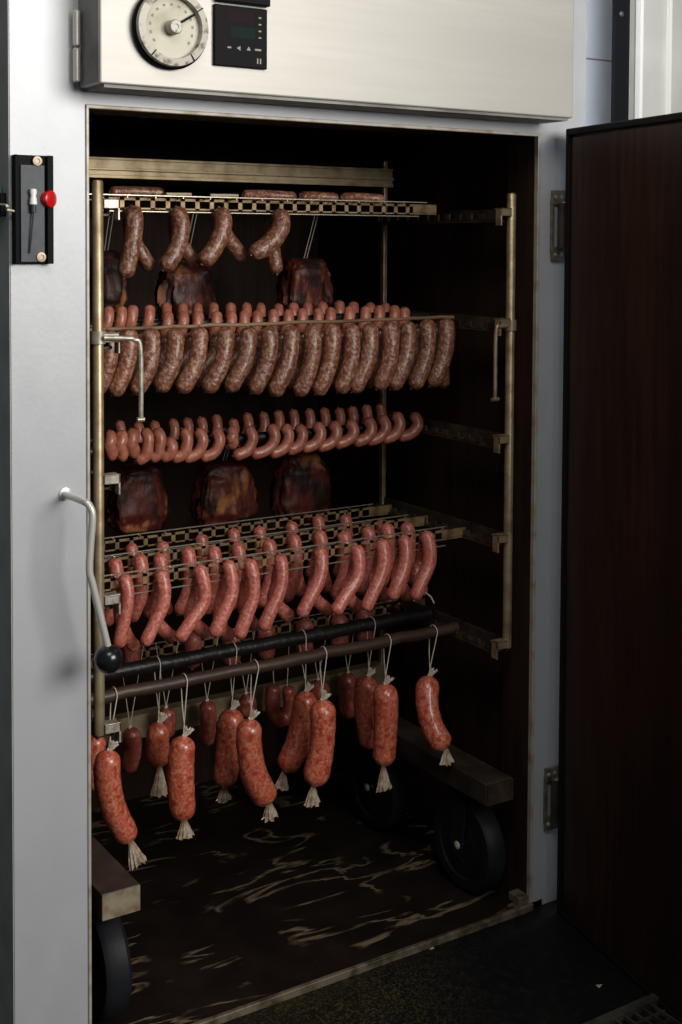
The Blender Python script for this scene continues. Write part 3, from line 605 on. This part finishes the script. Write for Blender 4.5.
# ---- hanging salamis
def tuft(tip, base, m, name, parent, spread=.014, n=9):
    """crinkled casing end: a pleated, closed little skirt from base (narrow) to tip (wide)"""
    base, tip = V(base), V(tip); d = tip-base; ax = d.normalized()
    a = ax.cross(V((0,1,0))).normalized(); c = ax.cross(a)
    k = 22; vs = []; rings = 7
    for j in range(rings):
        t = j/(rings-1); r = .0035 + (spread-.0035)*t**.8
        for i in range(k):
            an = 2*math.pi*i/k; rr = r*(1+ (.30 if i%2 else -.22)*t + random.uniform(-.12,.12)*t)
            jag = ax*random.uniform(-.005,.005)*(1 if j == rings-1 else .2)
            vs.append(base+d*t+(a*math.cos(an)+c*math.sin(an)*.55)*rr+jag)
    fs = [(j*k+i, j*k+(i+1)%k, (j+1)*k+(i+1)%k, (j+1)*k+i) for j in range(rings-1) for i in range(k)]
    n0 = len(vs); vs.append(base+d*.55); fs += [((rings-1)*k+i, (rings-1)*k+(i+1)%k, n0) for i in range(k)]
    fs.append(tuple(range(k))[::-1])
    b = MB(); b.add(vs, fs, False); return b.build(name, m, parent)
def salami(P, Y, rp, rod_y, rod_z, rod_r, su, tail, label, dark=False, vee=0, top=True, group='salamis hanging below the lowest rods', lean=0):
    W_ = [at(u, v, Y=Y-lean*i/(len(P)-1)) for i, (u, v) in enumerate(P)]
    t = thing('salami', (W_[-1].x, Y, W_[-1].z), label, 'salami', group)
    r = rp*px(W_[0])
    sausage('skin', W_, r, M['salami_dark'] if dark else M['salami'], None, None, None, parent=t, seg=20, n=28, blunt=.95, nub=False)
    k = W_[0]+V((0,0,.002))
    sx = at(su, 680, Y=rod_y).x
    b = MB(); R_ = rod_r+.0025
    if vee:
        for s in (-1, 1):
            b.tube([k, V((sx+s*vee, rod_y-.003, rod_z))], .0011, 6)
    else:
        arc = [V((sx, rod_y-R_*math.cos(a), rod_z+R_*math.sin(a))) for a in [math.pi*i/8 for i in range(9)]]
        b.tube([k+V((-.002,-.001,0)), k.lerp(arc[0],.5)+V((-.001,0,0))]+arc+[arc[-1].lerp(k,.5), k+V((.003,0,0))], .0012, 6)
    b.tube([k+V((-.004,0,-.001)), k+V((.004,0,.001))], .003, 8)
    b.build('string', M['string'], t)
    if top: tuft(k+V((.010,-.006,.014)), W_[0]+V((0,0,-.003)), M['casing_w'], 'gathered_top', t, .009)
    if tail: 
        e = W_[-1]; tuft(at(tail[0], tail[1], Y=Y-lean*1.08), e+V((0,0,.004)), M['casing'], 'casing_end', t, .0165)
    return t
A = (Y5a, z5r, .0135); B = (Y5b, z5r+.004, .0155); Gd = (L5Y, Z5+.0, .003)
salami([(109,750),(107,775),(113,807),(130,841)], Y5a-.004, 13, *A, 114, (138,864), 'bright red salami lowest at far left, bowed, beside the left post')
salami([(96,733),(94,760),(93,790)], Y5b, 11, *B, 99, None, 'red salami half hidden behind the cabinet jamb at far left', top=False)
salami([(130,728),(133,750),(127,773)], L5Y, 9, *Gd, 131, None, 'short dark sausage behind the far left salami', dark=True, vee=.03, top=False)
salami([(159,722),(158,745),(160,766)], Y5b, 12, *B, 157, (159,795), 'short orange salami with a clear baggy casing end, left side')
salami([(166,708),(168,722),(166,738)], L5Y, 8.5, *Gd, 167, None, 'small dark sausage peeking above the short orange salami', dark=True, vee=.03, top=False)
salami([(184,736),(181,762),(181,790),(184,820)], Y5a-.004, 13.2, *A, 184, (185,837), 'straight red salami with white knot, third long one from left')
salami([(207,701),(208,722),(206,746)], L5Y, 8.5, *Gd, 208, None, 'short dark sausage on a V of string between two long salamis', dark=True, vee=.028, top=False)
salami([(232,709),(230,735),(227,762),(224,787)], Y5b, 13, *B, 233, (224,800), 'long salami half behind its right neighbour, left of centre')
salami([(246,694),(248,705),(246,718)], L5Y, 8.5, *Gd, 244, None, 'small dark sausage on a V of string above the central salamis', dark=True, vee=.03, top=False)
salami([(250,719),(249,745),(255,777),(269,802)], Y5a-.004, 13.4, *A, 255, (270,818), 'long curved red salami leaning right near the centre')
t = thing('ring_sausage', tuple(at(281,725,Y=L5Y)), 'small dark U-shaped sausage ring hanging left of the centre salamis', 'sausage', 'salamis hanging below the lowest rods')
Pu = [at(u, v, Y=L5Y-.004) for u, v in ((274,684),(272,700),(274,715),(281,721),(288,714),(290,700),(287,686))]
sausage('skin', Pu, 7.3*px(Pu[0]), M['salami_dark'], None, None, None, parent=t, n=36, nub=False)
b = MB(); 
for q, s in ((Pu[0],-.02),(Pu[-1],.02)): b.tube([V((q.x,q.y,q.z-.002)), V(((Pu[0].x+Pu[-1].x)/2+s*1.4,L5Y-.003,Z5))], .0011, 6)
b.build('string', M['string'], t)
salami([(306,691),(303,718),(297,745),(284,772)], Y5b, 12.4, *B, 302, (281,789), 'long dull red salami leaning left behind the centre one')
salami([(318,680),(319,690),(318,704)], L5Y, 12, *Gd, 318, None, 'dark sausage top visible above the glossy centre salami', dark=True, vee=.035, top=False)
salami([(322,700),(323,728),(320,758),(313,786)], Y5a-.004, 13.2, *A, 323, (312,805), 'glossy red salami in the centre, bowed, silvery crinkled end')
salami([(348,673),(347,695),(349,718)], L5Y, 9.5, *Gd, 347, None, 'short dark sausage on a V of string right of centre', dark=True, vee=.028, top=False)
salami([(368,676),(365,700),(367,725),(371,748)], Y5b, 11.3, *B, 371, None, 'dull red salami half behind the straight one right of centre')
salami([(385,684),(386,712),(385,740),(383,766)], Y5a-.004, 12.2, *A, 387, (384,789), 'glossy straight red salami with a flared end, right of centre')
salami([(429,676),(427,702),(433,728),(446,749)], Y5a-.004, 11.8, *A, 433, (447,764), 'rightmost red salami hanging alone near the rod end', lean=.07)

# ---- smoked meats
def ham(c, hw, hh_, Y, zrod, yrod, label, seed, squash=1.0):
    pc = at(c[0], c[1], Y=Y); s = px(pc); rx, rz, ry = hw*s, hh_*s, .042
    t = thing('smoked_ham', (pc.x, Y, pc.z-rz), label, 'smoked meat', 'dark smoked meats')
    b = MB(); nu, nv = 64, 44; vs = []
    for j in range(nv+1):
        ph = math.pi*j/nv
        for i in range(nu):
            th = 2*math.pi*i/nu
            d = V((math.sin(ph)*math.cos(th), math.sin(ph)*math.sin(th), math.cos(ph)))
            # superellipsoid: boxy slab of meat
            e = .55
            q = V((math.copysign(abs(d.x)**e, d.x), math.copysign(abs(d.y)**.8, d.y), math.copysign(abs(d.z)**e, d.z)))
            n1 = noise.noise(d*1.8+V((seed,0,0))); n2 = noise.noise(d*5+V((0,seed,0))); n3 = noise.noise(d*12+V((0,0,seed)))
            k = 1+.18*n1+.10*n2+.035*n3
            wx = (1-.16*max(0, q.z))  # narrower at the tied top
            gr = 1-.05*(abs(math.sin(q.z*7+seed))**8)
            vs.append(V((pc.x+q.x*rx*.92*k*wx*gr, Y+q.y*ry*k*gr, pc.z+q.z*rz*.92*(1+.06*n1))))
    fs = [(j*nu+i, j*nu+(i+1)%nu, (j+1)*nu+(i+1)%nu, (j+1)*nu+i) for j in range(nv) for i in range(nu)]
    b.add(vs, fs, True); b.build('meat', M['ham'], t)
    top = V((pc.x, Y, pc.z+rz*.88)); b = MB()
    b.tube([top-V((.004,0,0)), V((pc.x-.006,yrod-.003,zrod)), V((pc.x,yrod,zrod+.008)), V((pc.x+.006,yrod+.003,zrod)), top+V((.004,0,0))], .0011, 6)
    b.build('string', M['string'], t); return t
YH = .50
ham((106,282), 22, 34, YH-.02, Z1, Y1m, 'dark smoked meat at the top left, half hidden by the post', 3.1)
ham((185,292), 33, 32, YH, Z1, Y1m, 'dark smoked meat with orange fat behind the upper brown sausages', 5.7)
ham((305,288), 31, 33, YH, Z1, Y1m, 'dark red smoked meat hanging alone at the upper right', 9.2)
ham((137,498), 33, 38, YH+.05, Z3, Y3b, 'dark rounded smoked meat with swirled fat, left of three', 12.4)
ham((224,494), 34, 37, YH+.05, Z3, Y3b, 'boxy dark smoked meat with orange fat streak, middle of three', 15.9)
ham((301,487), 34, 38, YH+.05, Z3, Y3b, 'dark smoked meat with orange left edge, right of three', 18.3)

# ---- crumbs on the floor
for i, (u, v) in enumerate(((431,948),(601,986),(535,902))):
    p = at(u, v, Z=FZ); b = MB(); r = .009
    vs = [p+V((random.uniform(-1,1)*r*1.6, random.uniform(-1,1)*r, random.uniform(.1,1)*r)) for _ in range(4)]
    vs = [V((v_.x, v_.y, max(v_.z, FZ))) for v_ in vs]; vs[0].z = vs[1].z = vs[2].z = FZ+.0005
    b.add(vs+[p+V((0,0,.0005))], [(0,1,3),(1,2,3),(2,0,3),(0,2,1)])
    tag(b.build('crumb', M['fleck']), ('pale crumb on the dark floor close before the sill','small white scrap on the dark floor near the grating','pale crumb at the foot of the right jamb')[i], 'crumb', 'crumbs on the floor')
